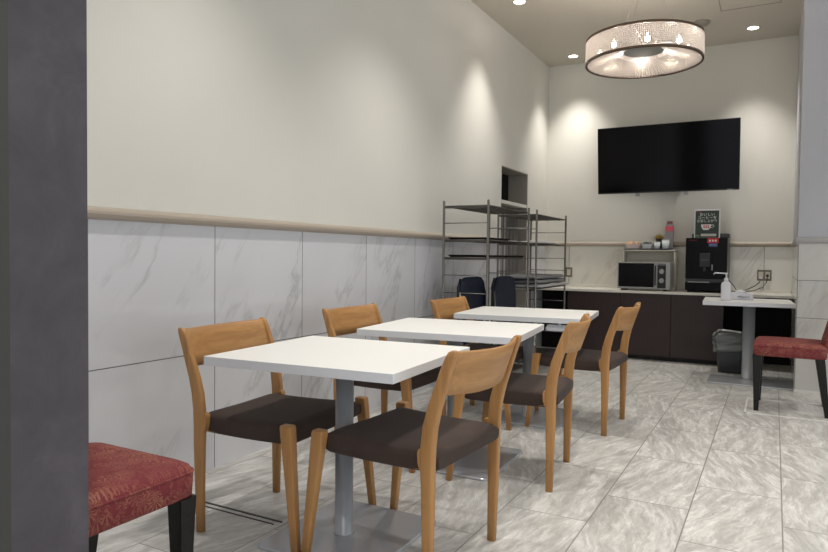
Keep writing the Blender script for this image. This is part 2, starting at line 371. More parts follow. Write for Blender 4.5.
# ------------------------------------------------------------------ dining chairs (local +x is the way one sits)
WR, WBT, LEAN, HB = .237, .246, .086, .774
DT, WFT, HS, DF, WFF = .418, .262, .458, .469, .277
def make_chair(label):
    t = thing('dining_chair', label, 'chair', group=None)
    def post(s):
        b = bm_new(); prof = [(0, .002, .032, .024), (.18, .000, .038, .026), (.34, .0, .046, .027), (.40, .002, .050, .027), (.47, .0, .050, .027), (.53, -.007, .050, .027), (.59, -.022, .047, .026), (.65, -.042, .044, .025), (.71, -.062, .040, .024), (.755, -.079, .036, .023), (.771, -.086, .028, .019), (.776, -.089, .014, .012)]
        rings = []
        for z, x, wx, wy in prof:
            yc = s*(WR+(WBT-WR)*z/HB); pts = rrect(x, yc, wx/2, wy/2, min(wx, wy)*.32, z, 3); rings.append(pts)
        loft(b, rings)
        # curved bracket carrying the seat
        br = [(.018, .378), (.028, .392), (.035, .412), (.037, .445), (.033, .456), (.018, .458)]
        loft(b, [[(x, s*WR+dy, z) for x, z in br] for dy in (-.0125, .0125)], smooth=False)
        return b
    for s in (-1, 1): obj('leg', post(s), M_oakz, t)
    for s in (-1, 1):
        b = bm_new(); rings = []
        for z, wx, wy in ((0, .026, .026), (.12, .030, .029), (.30, .038, .034), (.40, .044, .037), (.455, .046, .039), (.4625, .042, .035)):
            f = z/.4625; x = DF+(DT-DF)*f; y = s*(WFF+(WFT-WFF)*f); rings.append(rrect(x, y, wx/2, wy/2, .004, z, 3))
        loft(b, rings); obj('leg', b, M_oakz, t)
    # backrest: a board bowed backwards
    b = bm_new(); rings = []
    N = 22
    for k in range(N+1):
        u = -1+2*k/N; y = u*(WBT-.008); bow = -.052*(1-abs(u)**2.0)
        sec = []
        hl = .632-.012*(1-u*u); ht = .772-.006*(1-u*u)
        for z, off in ((hl, 0), (hl+.045, 0), (ht-.04, 0), (ht-.006, 0)):
            x = -(z-.52)*.33*1.03+bow+.006; sec.append((x+.009, y, z))
        xt = -(ht-.52)*.34+bow+.006; sec.append((xt, y, ht))
        for z in (ht-.006, ht-.04, hl+.045, hl):
            x = -(z-.52)*.34+bow+.006; sec.append((x-.009, y, z))
        rings.append(sec)
    loft(b, rings); obj('backrest', b, M_oaky, t)
    # upholstered seat, wrapped round its frame
    b = bm_new(); rings = []
    x0, x1 = -.028, .428; NX = 16
    for i in range(NX+1):
        u = i/NX; x = x0+(x1-x0)*u; hw = .224+.020*u
        edge = min(1, math.sqrt(max(0, 1-(1-min(1, u/.09))**2))) if u < .09 else (math.sqrt(max(0, 1-(1-min(1, (1-u)/.07))**2)) if u > .93 else 1)
        edge = max(edge, .55); top = .458-.005*math.sin(PI*u)-.004*(1-u); zc_ = top-.040; h2 = .040*edge
        # narrow at the rear corners to pass between the posts
        sec = []
        for q in range(28):
            a = 2*PI*q/28; ca, sa = math.cos(a), math.sin(a)
            yy = hw*math.copysign(abs(ca)**.22, ca); zz = zc_+h2*math.copysign(abs(sa)**.35, sa)
            if sa > 0: zz -= .005*(1-(yy/hw)**2)
            sec.append((x, yy, zz))
        rings.append(sec)
    loft(b, rings); obj('seat', b, M_seat, t)
    b = bm_new(); box(b, .02, .40, -WR+.012, -WR+.030, .385, .405); box(b, .02, .40, WR-.030, WR-.012, .385, .405); box(b, .395, .405, -.225, .225, .385, .405)
    obj('seat_frame', b, M_oaky, t)
    return t
G = 'oak dining chairs around the white tables'
chairs = [
 ('L1', 1, (-1.916, 2.038), .066, 'oak dining chair at the nearest white table with its back to the marble wall'),
 ('R1', -1, (-.916, 2.051), -.055, 'oak dining chair on the aisle side of the nearest white table, largest chair in view'),
 ('L2', 1, (-2.004, 3.087), .006, 'oak dining chair by the marble wall at the middle white table'),
 ('R2', -1, (-.896, 3.134), .111, 'oak dining chair on the aisle side of the middle white table, turned slightly askew'),
 ('L3', 1, (-1.873, 4.084), .003, 'oak dining chair by the marble wall at the far white table, before the rack'),
 ('R3', -1, (-.862, 4.220), -.027, 'oak dining chair on the aisle side of the far white table, before the dark cabinets'),
]
proto = None
for k, s, (x, y), a, lab in chairs:
    rz = a if s > 0 else PI+a
    if proto is None: proto = make_chair(lab); proto.location = (x, y, 0); proto.rotation_euler = (0, 0, rz)
    else: dup(proto, (x, y, 0), rz, lab)

# ------------------------------------------------------------------ tables
def make_table(label, w, d, loc, rz, bw, bd, pr_, boff=(0, 0), brz=0, th=.032, top=.70, name='dining_table', post=(0, 0)):
    t = thing(name, label, 'table', loc, rz)
    b = bm_new(); box(b, -w/2, w/2, -d/2, d/2, top-th, top, 1, .0015)
    for f in b.faces:
        if f.calc_center_median().z > top-.0005: f.material_index = 0
    obj('tabletop', b, [M_white, M_edge], t)
    b = bm_new(); lathe(b, (post[0], post[1], 0), [(pr_+.004, .013), (pr_+.004, .018), (pr_, .02), (pr_, top-th-.006)], 28); obj('post', b, M_grey, t)
    b = bm_new(); slab(b, post[0], post[1], .15, .15, top-th-.007, top-th-.0005, .02); slab(b, post[0], post[1], .05, .05, top-th-.02, top-th-.007, .01); obj('mounting_plate', b, M_grey, t)
    b = bm_new(); slab(b, boff[0], boff[1], bw/2, bd/2, .0, .013, .03, .003); o = obj('base_plate', b, M_base, t); o.rotation_euler = (0, 0, brz)
    return t
make_table('white square pedestal table nearest the camera, on a wide steel floor plate', .745, .685, (-1.406, 2.043, 0), .07, .475, .54, .034, (.02, .02), -.07)
make_table('white square pedestal table in the middle of the row of three', .79, .675, (-1.436, 3.078, 0), .12, .46, .55, .034, (.04, .06), -.10)
t3 = make_table('white square pedestal table farthest down the row, before the wire rack', .815, .69, (-1.408, 4.165, 0), .12, .46, .55, .034, (.03, .06), -.12)
b = bm_new(); slab(b, .25, -.05, .085, .26, .618, .640, .01); box(b, .17, .30, -.29, -.285, .640, .652); box(b, .17, .30, -.22, -.215, .640, .650)
for yy in (-.29, .19):
    box(b, .24, .255, yy, yy+.006, .640, .668)
obj('under_tray', b, M_edge, t3, 'pale tray slung under the tabletop')
make_table('white pedestal table standing by the coffee counter and tiled column', .70, .68, (-.205, 6.545, 0), .055, .66, .42, .049, (.045, -.185), -.055, .034, .70, 'side_table', (.018, -.03))

# ------------------------------------------------------------------ red upholstered chairs (local +x forward)
def make_red(label):
    t = thing('upholstered_chair', label, 'chair')
    b = bm_new(); rings = []
    for z, hx, hy, r in ((.393, .214, .222, .03), (.399, .220, .228, .035), (.44, .222, .230, .035), (.462, .222, .230, .035), (.478, .216, .224, .04), (.487, .202, .210, .05), (.492, .17, .175, .06), (.494, .09, .09, .05)):
        rings.append(rrect(0, 0, hx, hy, r, z, 6))
    loft(b, rings); obj('seat', b, M_red, t)
    b = bm_new(); tube(b, [p for p in rrect(0, 0, .222, .230, .035, .463, 6)], .0035, 6, cyc=True); obj('piping', b, M_red, t)
    b = bm_new(); rings = []
    for z, x, hy in ((.44, -.222, .20), (.50, -.228, .200), (.62, -.258, .204), (.76, -.296, .206), (.86, -.322, .202), (.895, -.330, .18), (.905, -.332, .14)):
        th = .028 if z < .88 else .018; rings.append(rrect(x, 0, th, hy, .024 if th > .02 else .015, z, 5))
    loft(b, rings); obj('backrest', b, M_red, t)
    for sx in (1, -1):
        for sy in (1, -1):
            b = bm_new(); rings = []
            for z, w_ in ((0, .030), (.2, .043), (.394, .056)):
                x = (.194 if sx > 0 else -.182-.05*(1-z/.394)); rings.append(rrect(x, sy*.196, w_/2, w_/2, .004, z, 2))
            loft(b, rings, smooth=False); obj('leg', b, M_black, t)
    return t
red = make_red('red brocade chair with black legs beside the dark slate pillar, nearest the camera')
red.location = (-1.606, 1.075, 0)
dup(red, (.108, 5.395, 0), PI-.02, 'red brocade chair with black legs before the tiled column at the right edge')

# ------------------------------------------------------------------ counter
t = thing('worktop', 'long white worktop along the back wall under the television', 'counter', (0, 0, 0))
b = bm_new(); box(b, XW+.002, CX0-.002, 7.17, YB-.001, .695, .722, 0, .002); obj('slab', b, M_counter, t)
b = bm_new(); box(b, XW+.002, CX0-.002, YB-.02, YB-.001, .722, .752, 0, .002); obj('upstand', b, M_counter, t)
def cabinet(x0, x1, label):
    t = thing('base_cabinet', label, 'cabinet', ((x0+x1)/2, 7.2, 0)); hw = (x1-x0)/2
    b = bm_new(); box(b, -hw+.0005, hw-.0005, .022, .50, .045, .694); box(b, -hw+.0005, hw-.0005, .05, .49, 0, .045); obj('body', b, M_kick, t)
    b = bm_new(); box(b, -hw+.002, hw-.002, 0, .020, .045, .690, 0, .001); obj('door', b, M_doorw, t)
cabinet(-1.995, -1.427, 'dark brown base cabinet under the worktop, farthest left beside the wire rack')
cabinet(-1.427, -.923, 'dark brown base cabinet under the worktop, directly below the microwave')
cabinet(-.923, -.432, 'dark brown base cabinet under the worktop, below the coffee machine')
b = bm_new(); box(b, -.428, CX0-.003, 7.60, 7.66, 0, .694); box(b, XW+.004, -2.0, 7.60, 7.66, 0, .694)  # black back panels; the shade of the open knee spaces put into colour
struct('wall_recess_shade', b, M_blackm)

# ------------------------------------------------------------------ television
t = thing('television', 'large black flat television hung tilted on the back wall', 'television', (-1.05, 7.50, 2.135))
TW2, TH2 = .715, .362
b = bm_new(); box(b, -TW2, TW2, 0, .035, -TH2, TH2, 0, .004); box(b, -.45, .45, .035, .06, -.25, .18, 0, .01); cs = obj('casing', b, M_bez, t)
b = bm_new(); box(b, -TW2+.006, TW2-.006, -.0015, .002, -TH2+.014, TH2-.006); sn = obj('screen', b, M_screen, t)
lg = obj('logo', (lambda q: (box(q, .60, .655, -.0028, -.001, -TH2+.004, -TH2+.010), q)[1])(bm_new()), M_silver, t)
t.rotation_euler = (math.radians(7), 0, math.radians(-.8)*0)
b = bm_new(); 
for x in (-.30, .20):
    box(b, x-.02, x+.02, .06, .10, -.40, .25)
box(b, -.35, .28, .10, .13, -.05, .12); obj('wall_bracket', b, M_silver, t)
b = bm_new(); box(b, -.20, .10, .12, .19, -.12, .12); obj('mount_arm', b, M_bez, t)

# ------------------------------------------------------------------ wire racks
def make_rack(label, y0, y1, shelves, bars):
    x0, x1 = -2.235, -1.87; L = y1-y0; W_ = x1-x0
    t = thing('wire_rack', label, 'shelf', ((x0+x1)/2, (y0+y1)/2, 0))
    for sx in (-1, 1):
        for sy in (-1, 1):
            b = bm_new(); lathe(b, (sx*W_/2, sy*L/2, 0), [(.014, 0), (.014, .012), (.0095, .014), (.0095, 1.478), (.006, 1.486)], 12); obj('post', b, M_chrome, t)
    for z in shelves:
        b = bm_new(); tube(b, [(-W_/2, -L/2, z), (W_/2, -L/2, z), (W_/2, L/2, z), (-W_/2, L/2, z)], .005, 6, cyc=True)
        n = int(L/.018)
        for k in range(1, n): box(b, -W_/2, W_/2, -L/2+L*k/n-.0022, -L/2+L*k/n+.0022, z-.002, z+.003)
        for k in (-1, 0, 1): box(b, k*W_/3-.003, k*W_/3+.003, -L/2, L/2, z-.008, z-.002)
        box(b, -W_/2, W_/2, -L/2, -L/2+.004, z-.016, z+.004)
        obj('wire_shelf', b, M_shelfw, t)
    for z in bars:
        for sy in (-1, 1):
            b = bm_new(); tube(b, [(-W_/2, sy*L/2, z), (W_/2, sy*L/2, z)], .0042, 6); obj('side_bar', b, M_chrome, t)
    return t
make_rack('tall chrome wire rack nearer the camera against the left wall, navy chair stowed inside', 4.565, 5.48, (1.442, 1.184, 1.051, .12), (1.313, .917, .782, .62, .46, .30))
make_rack('tall chrome wire rack at the far end of the left wall, holding grey folded pads', 5.70, 6.63, (1.442, 1.184, .775, .12), (1.313, 1.051, .93, .62, .46, .30))
def tray(x0, x1, y0, y1, z, label):
    b = bm_new(); cx, cy, hx, hy = (x0+x1)/2, (y0+y1)/2, (x1-x0)/2, (y1-y0)/2
    loft(b, [rrect(0, 0, hx-.02, hy-.02, .02, .0), rrect(0, 0, hx, hy, .03, .018), rrect(0, 0, hx-.004, hy-.004, .03, .018), rrect(0, 0, hx-.022, hy-.022, .02, .003)], smooth=False)
    o = obj('serving_tray', b, M_blackm); o.location = (cx, cy, z+.0035); tag(o, label, 'tray')
tray(-2.222, -1.883, 4.585, 5.10, 1.184, 'flat black tray on the second shelf of the nearer wire rack')
tray(-2.222, -1.883, 4.585, 5.02, 1.051, 'flat black tray on the third shelf of the nearer wire rack, front end')
tray(-2.222, -1.883, 5.03, 5.46, 1.051, 'flat black tray on the third shelf of the nearer wire rack, rear end')
b = bm_new(); loft(b, [rrect(0, 0, .13, .16, .05, 0), rrect(0, 0, .15, .2, .06, .006), rrect(0, 0, .12, .18, .05, .022), rrect(0, 0, .05, .08, .03, .034)])
o = obj('folded_cloth', b, M_padw); o.location = (-2.03, 6.22, 1.189); tag(o, 'pale folded cloth lying on the second shelf of the far wire rack', 'cloth')
b = bm_new(); slab(b, 0, 0, .10, .13, 0, .006, .004, .001); o = obj('paper_sheets', b, M_wplastic); o.location = (-2.02, 5.32, 1.189); o.rotation_euler = (0, 0, .2)
tag(o, 'white papers on the second shelf of the nearer wire rack', 'paper')
# folded quilts on the far rack
def pad(y0, y1, x0, x1, z, h, m, rot, label):
    b = bm_new(); L = (y1-y0)/2; Wd = (x1-x0)/2; rings = []
    for k in range(15):
        u = -1+2*k/14; e = max(.15, math.sqrt(max(0, 1-abs(u)**8))); sec = []
        for q in range(20):
            a = 2*PI*q/20; ca, sa = math.cos(a), math.sin(a)
            sec.append((Wd*math.copysign(abs(ca)**.4, ca), u*L, h/2+h/2*e*math.copysign(abs(sa)**.7, sa)+.004*math.sin(u*7+ca*3)*(1 if sa > 0 else 0)))
        rings.append(sec)
    loft(b, rings); o = obj('folded_quilt', b, m); o.location = ((x0+x1)/2, (y0+y1)/2, z); o.rotation_euler = (0, 0, rot); tag(o, label, 'quilt')
pad(5.72, 6.74, -2.19, -1.84, .780, .036, M_padw, .0, 'pale grey folded quilt at the bottom of the stack on the far wire rack')
pad(5.73, 6.72, -2.20, -1.86, .818, .034, M_pad, .02, 'grey folded quilt in the middle of the stack on the far wire rack')
pad(5.72, 6.68, -2.21, -1.88, .853, .042, M_pad, -.01, 'grey folded quilt topping the stack on the far wire rack')
# navy folding chairs leaned inside / beside the racks, seat pads parallel to the wall
def fold_chair(loc, label, w_=.46, base=None):
    if base: return dup(base, loc, 0, label)
    t = thing('folding_chair', label, 'chair', loc)
    b = bm_new(); rings = [rrect(0, .58, w_/2, .19, .12, -.018, 6), rrect(0, .58, w_/2+.005, .195, .12, 0, 6), rrect(0, .58, w_/2, .19, .12, .018, 6)]
    for v_ in [0]:
        loft(b, [[(z-.02, x, y) for x, y, z in r] for r in rings])
    obj('backrest', b, M_navy, t)
    b = bm_new(); rings = [rrect(0, .26, w_/2, .15, .04, -.02, 5), rrect(0, .26, w_/2, .15, .04, .02, 5)]
    loft(b, [[(z+.02, x, y) for x, y, z in r] for r in rings]); obj('seat', b, M_navy, t)
    for s in (-1, 1):
        b = bm_new(); tube(b, [(-.03, s*(w_/2+.012), .01), (-.03, s*(w_/2+.012), .70), (-.03, s*(w_/2-.03), .76)], .010, 8); obj('leg', b, M_bez, t)
        b = bm_new(); tube(b, [(.03, s*(w_/2+.02), .01), (-.01, s*(w_/2+.02), .66)], .009, 8); obj('leg', b, M_chrome, t)
    b = bm_new(); tube(b, [(.03, -w_/2-.02, .05), (.03, w_/2+.02, .05)], .008, 8); obj('crossbar', b, M_chrome, t)
    return t
fc = fold_chair((-2.08, 4.81, .125), 'folded navy chair stowed inside the nearer wire rack, front one')
fold_chair((-1.965, 5.22, .125), 'folded navy chair stowed inside the nearer wire rack, rear one', base=fc)

# ------------------------------------------------------------------ chandelier
cx, cy, cz, R_, h_ = -.948, 5.47, 2.602, .435, .178
t = thing('chandelier', 'round crystal bead drum chandelier hanging before the television', 'chandelier', (cx, cy, cz))
def crystal():
    m = bpy.data.materials.new('crystal_bead'); m.use_nodes = True; tr = m.node_tree; tr.nodes.remove(tr.nodes['Principled BSDF']); out = tr.nodes['Material Output']
    a = tr.nodes.new('ShaderNodeBsdfTranslucent'); a.inputs[0].default_value = (.93, .89, .86, 1)
    d = tr.nodes.new('ShaderNodeBsdfDiffuse'); d.inputs[0].default_value = (.80, .76, .74, 1)
    g = tr.nodes.new('ShaderNodeBsdfGlossy'); g.inputs[1].default_value = .12
    m1 = tr.nodes.new('ShaderNodeMixShader'); m1.inputs[0].default_value = .4; m2 = tr.nodes.new('ShaderNodeMixShader'); m2.inputs[0].default_value = .25
    tr.links.new(a.outputs[0], m1.inputs[1]); tr.links.new(d.outputs[0], m1.inputs[2]); tr.links.new(m1.outputs[0], m2.inputs[1]); tr.links.new(g.outputs[0], m2.inputs[2]); tp = tr.nodes.new('ShaderNodeBsdfTransparent'); m3 = tr.nodes.new('ShaderNodeMixShader'); m3.inputs[0].default_value = .15
    tr.links.new(m2.outputs[0], m3.inputs[1]); tr.links.new(tp.outputs[0], m3.inputs[2]); tr.links.new(m3.outputs[0], out.inputs[0]); return m
M_bead = crystal()
def beads(name, centres, r0_):
    vs, fs = [], []
    for c in centres:
        k = len(vs); x, y, z = c; r = r0_*random.uniform(.72, 1.12)
        vs += [(x+r, y, z), (x-r, y, z), (x, y+r, z), (x, y-r, z), (x, y, z+r*1.05), (x, y, z-r*1.05)]
        fs += [(k+a, k+b_, k+c_) for a, b_, c_ in ((0,2,4),(2,1,4),(1,3,4),(3,0,4),(2,0,5),(1,2,5),(3,1,5),(0,3,5))]
    me = bpy.data.meshes.new(name); me.from_pydata(vs, [], fs); me.materials.append(M_bead)
    o = bpy.data.objects.new(name, me); C.objects.link(o); o.parent = t; o['kind'] = 'stuff'; return o
pts = []
NC = 190
for k in range(NC):
    a = 2*PI*k/NC
    for q in range(12): pts.append((R_*math.cos(a), R_*math.sin(a), .012+q*.0140))
beads('bead_curtain', pts, .0087)
pts = []
for k in range(120):
    a = 2*PI*k/120
    for q in range(24):
        f = q/23; rr = .425-f*.27
        if rr < .2 and k % 2: continue
        pts.append((rr*math.cos(a), rr*math.sin(a), .004+.085*f-.035*math.sin(PI*f)*0))
beads('bead_canopy', pts, .0084)
for z, nm in ((0, 'lower_band'), (h_, 'upper_band')):
    b = bm_new(); N = 72
    vr = [ring((0, 0, z), r, 'z', N) for r in (R_+.006, R_+.006, R_-.006, R_-.006)]
    rr = []
    for r, dz in ((R_+.007, -.009), (R_+.007, .009), (R_-.007, .009), (R_-.007, -.009), (R_+.007, -.009)): rr.append(ring((0, 0, z+dz), r, 'z', N))
    loft(b, rr, cap=False); obj(nm, b, M_bronze, t)
b = bm_new(); lathe(b, (0, 0, 0), [(.155, .088), (.16, .092), (.16, .10), (.02, .104), (.02, .155)], 32)
for k in range(3):
    a = .5+2*PI*k/3; tube(b, [(.02*math.cos(a), .02*math.sin(a), .15), (R_*math.cos(a), R_*math.sin(a), h_)], .003, 6)
obj('hub_plate', b, mat('hub_metal', srgb(160, 162, 160), .4, .3), t)
for k in range(8):
    a = 2*PI*k/8+.25; b = bm_new(); lathe(b, (.33*math.cos(a), .33*math.sin(a), .085), [(.004, -.022), (.017, -.014), (.022, 0), (.017, .014), (.008, .022), (.007, .040)], 12)
    obj('bulb', b, mat('bulb_glow', (1, .9, .75, 1), .5, emit=(1, .86, .68, 1), est=22) if k == 0 else bpy.data.materials['bulb_glow'], t)
    if k % 2 == 0:
        l = bpy.data.lights.new('bulb_lamp', 'POINT'); l.energy = 2.1; l.color = (1, .88, .79); l.shadow_soft_size = .03
        o = bpy.data.objects.new('bulb_lamp', l); C.objects.link(o); o.parent = t; o.location = (.2*math.cos(a), .2*math.sin(a), .12)
for k in range(3):
    a = 2*PI*k/3+.4; b = bm_new(); tube(b, [(.03*math.cos(a), .03*math.sin(a), CEIL-cz-.02), (.32*math.cos(a), .32*math.sin(a), h_-.02)], .0015, 5); obj('suspension_wire', b, M_silver, t)
b = bm_new(); lathe(b, (0, 0, CEIL-cz), [(.07, -.028), (.075, -.02), (.075, 0)], 24); obj('canopy', b, M_silver, t)

# ------------------------------------------------------------------ downlights in view
def make_down(x, y, label):
    t = thing('recessed_downlight', label, 'ceiling light', (x, y, CEIL))
    b = bm_new(); loft(b, [ring((0, 0, -.001), .062, 'z', 28), ring((0, 0, -.007), .060, 'z', 28), ring((0, 0, -.006), .049, 'z', 28), ring((0, 0, -.001), .048, 'z', 28)], cap=False); obj('trim_ring', b, M_ring, t)
    b = bm_new(); lathe(b, (0, 0, 0), [(.048, -.0015), (.048, -.004)], 28); obj('lens', b, M_emit, t)
    return t
make_down(-2.04, 5.63, 'recessed ceiling downlight nearest the camera, at the top edge of view')
make_down(-2.04, 7.41, 'recessed ceiling downlight above the corner of left and back walls')
make_down(-.24, 7.285, 'recessed ceiling downlight to the right of the chandelier')
b = bm_new(); lathe(b, (0, 0, 0), [(.02, -.035), (.05, -.034), (.06, -.018), (.075, -.012), (.075, 0)], 24); o = obj('smoke_detector', b, mat('beige_plastic', srgb(150, 144, 134), .5)); o.location = (-.665, 6.90, CEIL)
tag(o, 'small round smoke detector on the ceiling just behind the chandelier', 'smoke detector')

# ------------------------------------------------------------------ microwave, its rack and what stands on it
CT = .722
t = thing('microwave', 'silver and black microwave oven on the worktop under a cream wire stand', 'microwave', (-1.20, 7.20, CT))
b = bm_new(); box(b, -.262, .262, .012, .250, .018, .297, 0, .008); obj('casing', b, M_silver, t)
b = bm_new(); box(b, -.262, .130, 0, .012, .020, .296, 0, .002); d = obj('door', b, M_silver, t)
b = bm_new(); box(b, -.252, .105, -.003, 0, .040, .288); obj('window_pane', b, mat('dark_glass', (.005, .005, .007, 1), .15, spec=.12), d)
b = bm_new(); box(b, .112, .126, -.016, -.002, .06, .27, 0, .004); obj('handle', b, M_bez, d)
b = bm_new(); box(b, .132, .262, 0, .012, .020, .296, 0, .002); box(b, .140, .222, -.002, 0, .032, .286, 1); cp = obj('control_panel', b, [M_silver, M_bez], t)
for z in (.205, .110):
    b = bm_new(); loft(b, [ring((.181, -.002, z), .026, 'y', 20), ring((.181, -.014, z), .022, 'y', 20)]); box(b, .178, .184, -.018, -.013, z-.02, z+.02); obj('knob', b, M_silver, cp)
for x in (-.21, .21):
    b = bm_new(); box(b, x-.02, x+.02, .03, .06, 0, .018); obj('foot', b, M_bez, t); b = bm_new(); box(b, x-.02, x+.02, .19, .22, 0, .018); obj('foot', b, M_bez, t)
b = bm_new(); box(b, .140, .222, -.0028, -.0018, .272, .275); obj('marking', b, M_wplastic, cp)
t = thing('microwave_stand', 'cream metal stand bridging the worktop behind the microwave', 'stand', (-1.196, 7.57, CT))
b = bm_new(); slab(b, 0, 0, .272, .105, .418, .432, .03, .004); obj('top_shelf', b, M_cream, t)
for sx in (-1, 1):
    b = bm_new(); tube(b, [(sx*.262, -.095, 0), (sx*.262, -.095, .40), (sx*.262, -.07, .421), (sx*.262, .07, .421), (sx*.262, .095, .40), (sx*.262, .095, 0)], .008, 8); obj('leg', b, M_cream, t)
b = bm_new(); box(b, -.258, .258, .088, .091, .02, .415); obj('back_panel', b, M_greige, t)
for sx in (-1, 1):
    b = bm_new(); box(b, sx*.262-.002, sx*.262+.002, -.088, .088, .02, .412); obj('side_panel', b, M_greige, t)
ZS = CT+.4325
b = bm_new(); loft(b, [rrect(0, 0, .245, .085, .02, 0), rrect(0, 0, .26, .10, .03, .012), rrect(0, 0, .256, .096, .03, .012), rrect(0, 0, .243, .083, .02, .003)], smooth=False)
o = obj('serving_tray', b, mat('grey_tray', srgb(84, 82, 92), .4)); o.location = (-1.21, 7.565, ZS); tag(o, 'dark grey tray on top of the microwave stand', 'tray')
ZS += .0035
def basket(x, y, label, col, hw=.075, fill=True, name='packet_basket'):
    t = thing(name, label, 'basket', (x, y, ZS))
    b = bm_new(); loft(b, [rrect(0, 0, hw*.68, .042, .02, 0), rrect(0, 0, hw, .058, .025, .06), rrect(0, 0, hw-.004, .054, .025, .06), rrect(0, 0, hw*.68-.004, .038, .02, .004)], smooth=False); obj('bowl', b, mat('pale_ware', col, .35), t)
    return t
bk = basket(-1.372, 7.56, 'shallow pinkish basket of orange and yellow sugar packets on the tray', srgb(240, 222, 218), .088)
for k, c in enumerate([(235, 180, 120), (240, 205, 130), (230, 160, 140), (245, 215, 160), (225, 170, 110)]):
    b = bm_new(); box(b, -.012, .012, -.03, .03, 0, .004); o = obj('sugar_packet', b, mat('packet_paper', srgb(*c), .6)); o.location = (-1.372-.062+k*.031, 7.56, ZS+.056+.006*(k % 2)); o.rotation_euler = (1.0, .35, .3*k)
    tag(o, 'small orange or yellow sugar packet piled in the pinkish basket', 'packet', 'sugar packets in the basket')
bk = basket(-1.224, 7.56, 'pale bowl of dark green tea bags beside the packet basket on the tray', srgb(225, 232, 232), .062, name='tea_bowl')
for k in range(4):
    b = bm_new(); box(b, -.012, .012, -.025, .025, 0, .004); o = obj('tea_bag', b, mat('tea_paper', srgb(70, 84, 80), .7)); o.location = (-1.26+k*.024, 7.56, ZS+.058+.005*(k % 2)); o.rotation_euler = (.9, .3, .4*k)
    tag(o, 'dark green tea bag heaped in the pale bowl', 'tea bag', 'tea bags in the pale bowl')
for i, (x, hh, r) in enumerate(((-1.122, .080, .036), (-1.035, .103, .040))):
    t = thing('paper_cup_stack', ('short white cup on the tray, left of the taller cup stack', 'taller pale blue-white cup stack at the right end of the tray')[i], 'cup', (x, 7.545, ZS))
    b = bm_new(); lathe(b, (0, 0, 0), [(r*.8, 0), (r, hh), (r*.94, hh), (r*.75, .005)], 24); obj('cup', b, mat('cup_white', srgb(226, 234, 234), .4), t)
    b = bm_new(); tube(b, [(r*math.cos(a), r*math.sin(a), hh) for a in [2*PI*k/24 for k in range(24)]], .0025, 6, cyc=True); obj('rim', b, M_wplastic, t)
# small plant in a dark pot
t = thing('potted_plant', 'small yellow-green plant in a dark pot behind the white cups', 'plant', (-1.112, 7.626, ZS))
b = bm_new(); lathe(b, (0, 0, 0), [(.026, 0), (.036, .115), (.040, .12), (.034, .12), (.03, .105)], 20); obj('pot', b, mat('dark_brown_pot', srgb(58, 40, 30), .5), t)
b = bm_new()
for k in range(70):
    a = random.random()*2*PI; e = random.uniform(.3, 1.3); L = random.uniform(.045, .078); d_ = Vector((math.cos(a)*math.cos(e), math.sin(a)*math.cos(e), math.sin(e)))
    s_ = d_.cross(Vector((0, 0, 1))).normalized()*.008; p0 = Vector((0, 0, .108)); n_ = d_.cross(s_).normalized()*.001
    vs = [b.verts.new(q) for q in (p0, p0+d_*L*.55+s_, p0+d_*L-Vector((0, 0, .006)), p0+d_*L*.55-s_)]
    b.faces.new(vs)
lf = obj('foliage', b, mat('yellow_green_leaf', srgb(176, 146, 50), .6), t); sm = lf.modifiers.new('s', 'SOLIDIFY'); sm.thickness = .0012
# carton / bottle
t = thing('drink_carton', 'tall grey carton with pink cap and band at the right end of the tray', 'carton', (-1.008, 7.62, ZS))
b = bm_new(); box(b, -.038, .038, -.03, .03, 0, .25, 0, .003); loft(b, [[(-.038, -.03, .25), (.038, -.03, .25), (.038, .03, .25), (-.038, .03, .25)], [(-.030, -.004, .283), (.034, -.004, .283), (.034, .004, .283), (-.030, .004, .283)]], smooth=False); obj('body', b, mat('carton_grey', srgb(140, 134, 138), .5), t)
b = bm_new(); box(b, -.0385, .0385, -.0305, .0305, .20, .255); obj('band', b, mat('carton_pink', srgb(214, 92, 104), .5), t)
b = bm_new(); box(b, -.026, .030, -.006, .006, .280, .308, 0, .002); obj('top_fold', b, mat('carton_maroon', srgb(140, 78, 84), .5), t)

# ------------------------------------------------------------------ coffee machine
t = thing('coffee_machine', 'large black automatic coffee machine on the worktop', 'coffee machine', (-.605, 7.23, CT))
b = bm_new(); box(b, -.192, .192, .03, .44, .02, .552, 0, .006); obj('body', b, mat('machine_side', srgb(84, 84, 84), .4), t)
b = bm_new(); box(b, -.192, .192, 0, .03, .14, .552, 0, .005); box(b, -.192, .192, .0, .03, .02, .10, 0, .004); fp = obj('front_panel', b, mat('gloss_black', (.005, .005, .006, 1), .25, spec=.12), t)
b = bm_new(); box(b, -.180, .180, -.012, .03, .100, .112, 0, .003); obj('drip_tray', b, M_bez, t)
b = bm_new(); box(b, -.165, .035, -.0135, -.0115, .102, .110); obj('tray_edge', b, M_silver, fp)
b = bm_new(); box(b, -.06, .045, -.045, 0, .26, .40, 0, .006); box(b, -.02, .0, -.035, -.02, .215, .26); obj('spout', b, M_bez, t)
b = bm_new(); box(b, -.045, .030, -.047, -.045, .325, .335); obj('spout_trim', b, mat('dim_grey', srgb(80, 80, 82), .4), t)
b = bm_new(); box(b, .052, .063, -.008, 0, .225, .285, 0, .002); obj('milk_tube', b, mat('light_grey_tube', srgb(170, 175, 178), .4), t)
b = bm_new(); box(b, -.15, .20, .12, .40, .552, .600, 0, .01); obj('bean_hopper', b, mat('hopper_dark', srgb(52, 52, 54), .3), t)
b = bm_new(); box(b, .008, .112, -.0018, 0, .500, .552); st = obj('red_sticker', b, mat('sticker_red', srgb(190, 40, 48), .5), t)
b = bm_new(); box(b, .020, .102, -.0018, 0, .462, .499); obj('blue_sticker', b, mat('sticker_blue', srgb(60, 74, 128), .5), t)
WT = mat('print_white', srgb(235, 235, 230), .5)
b = bm_new()
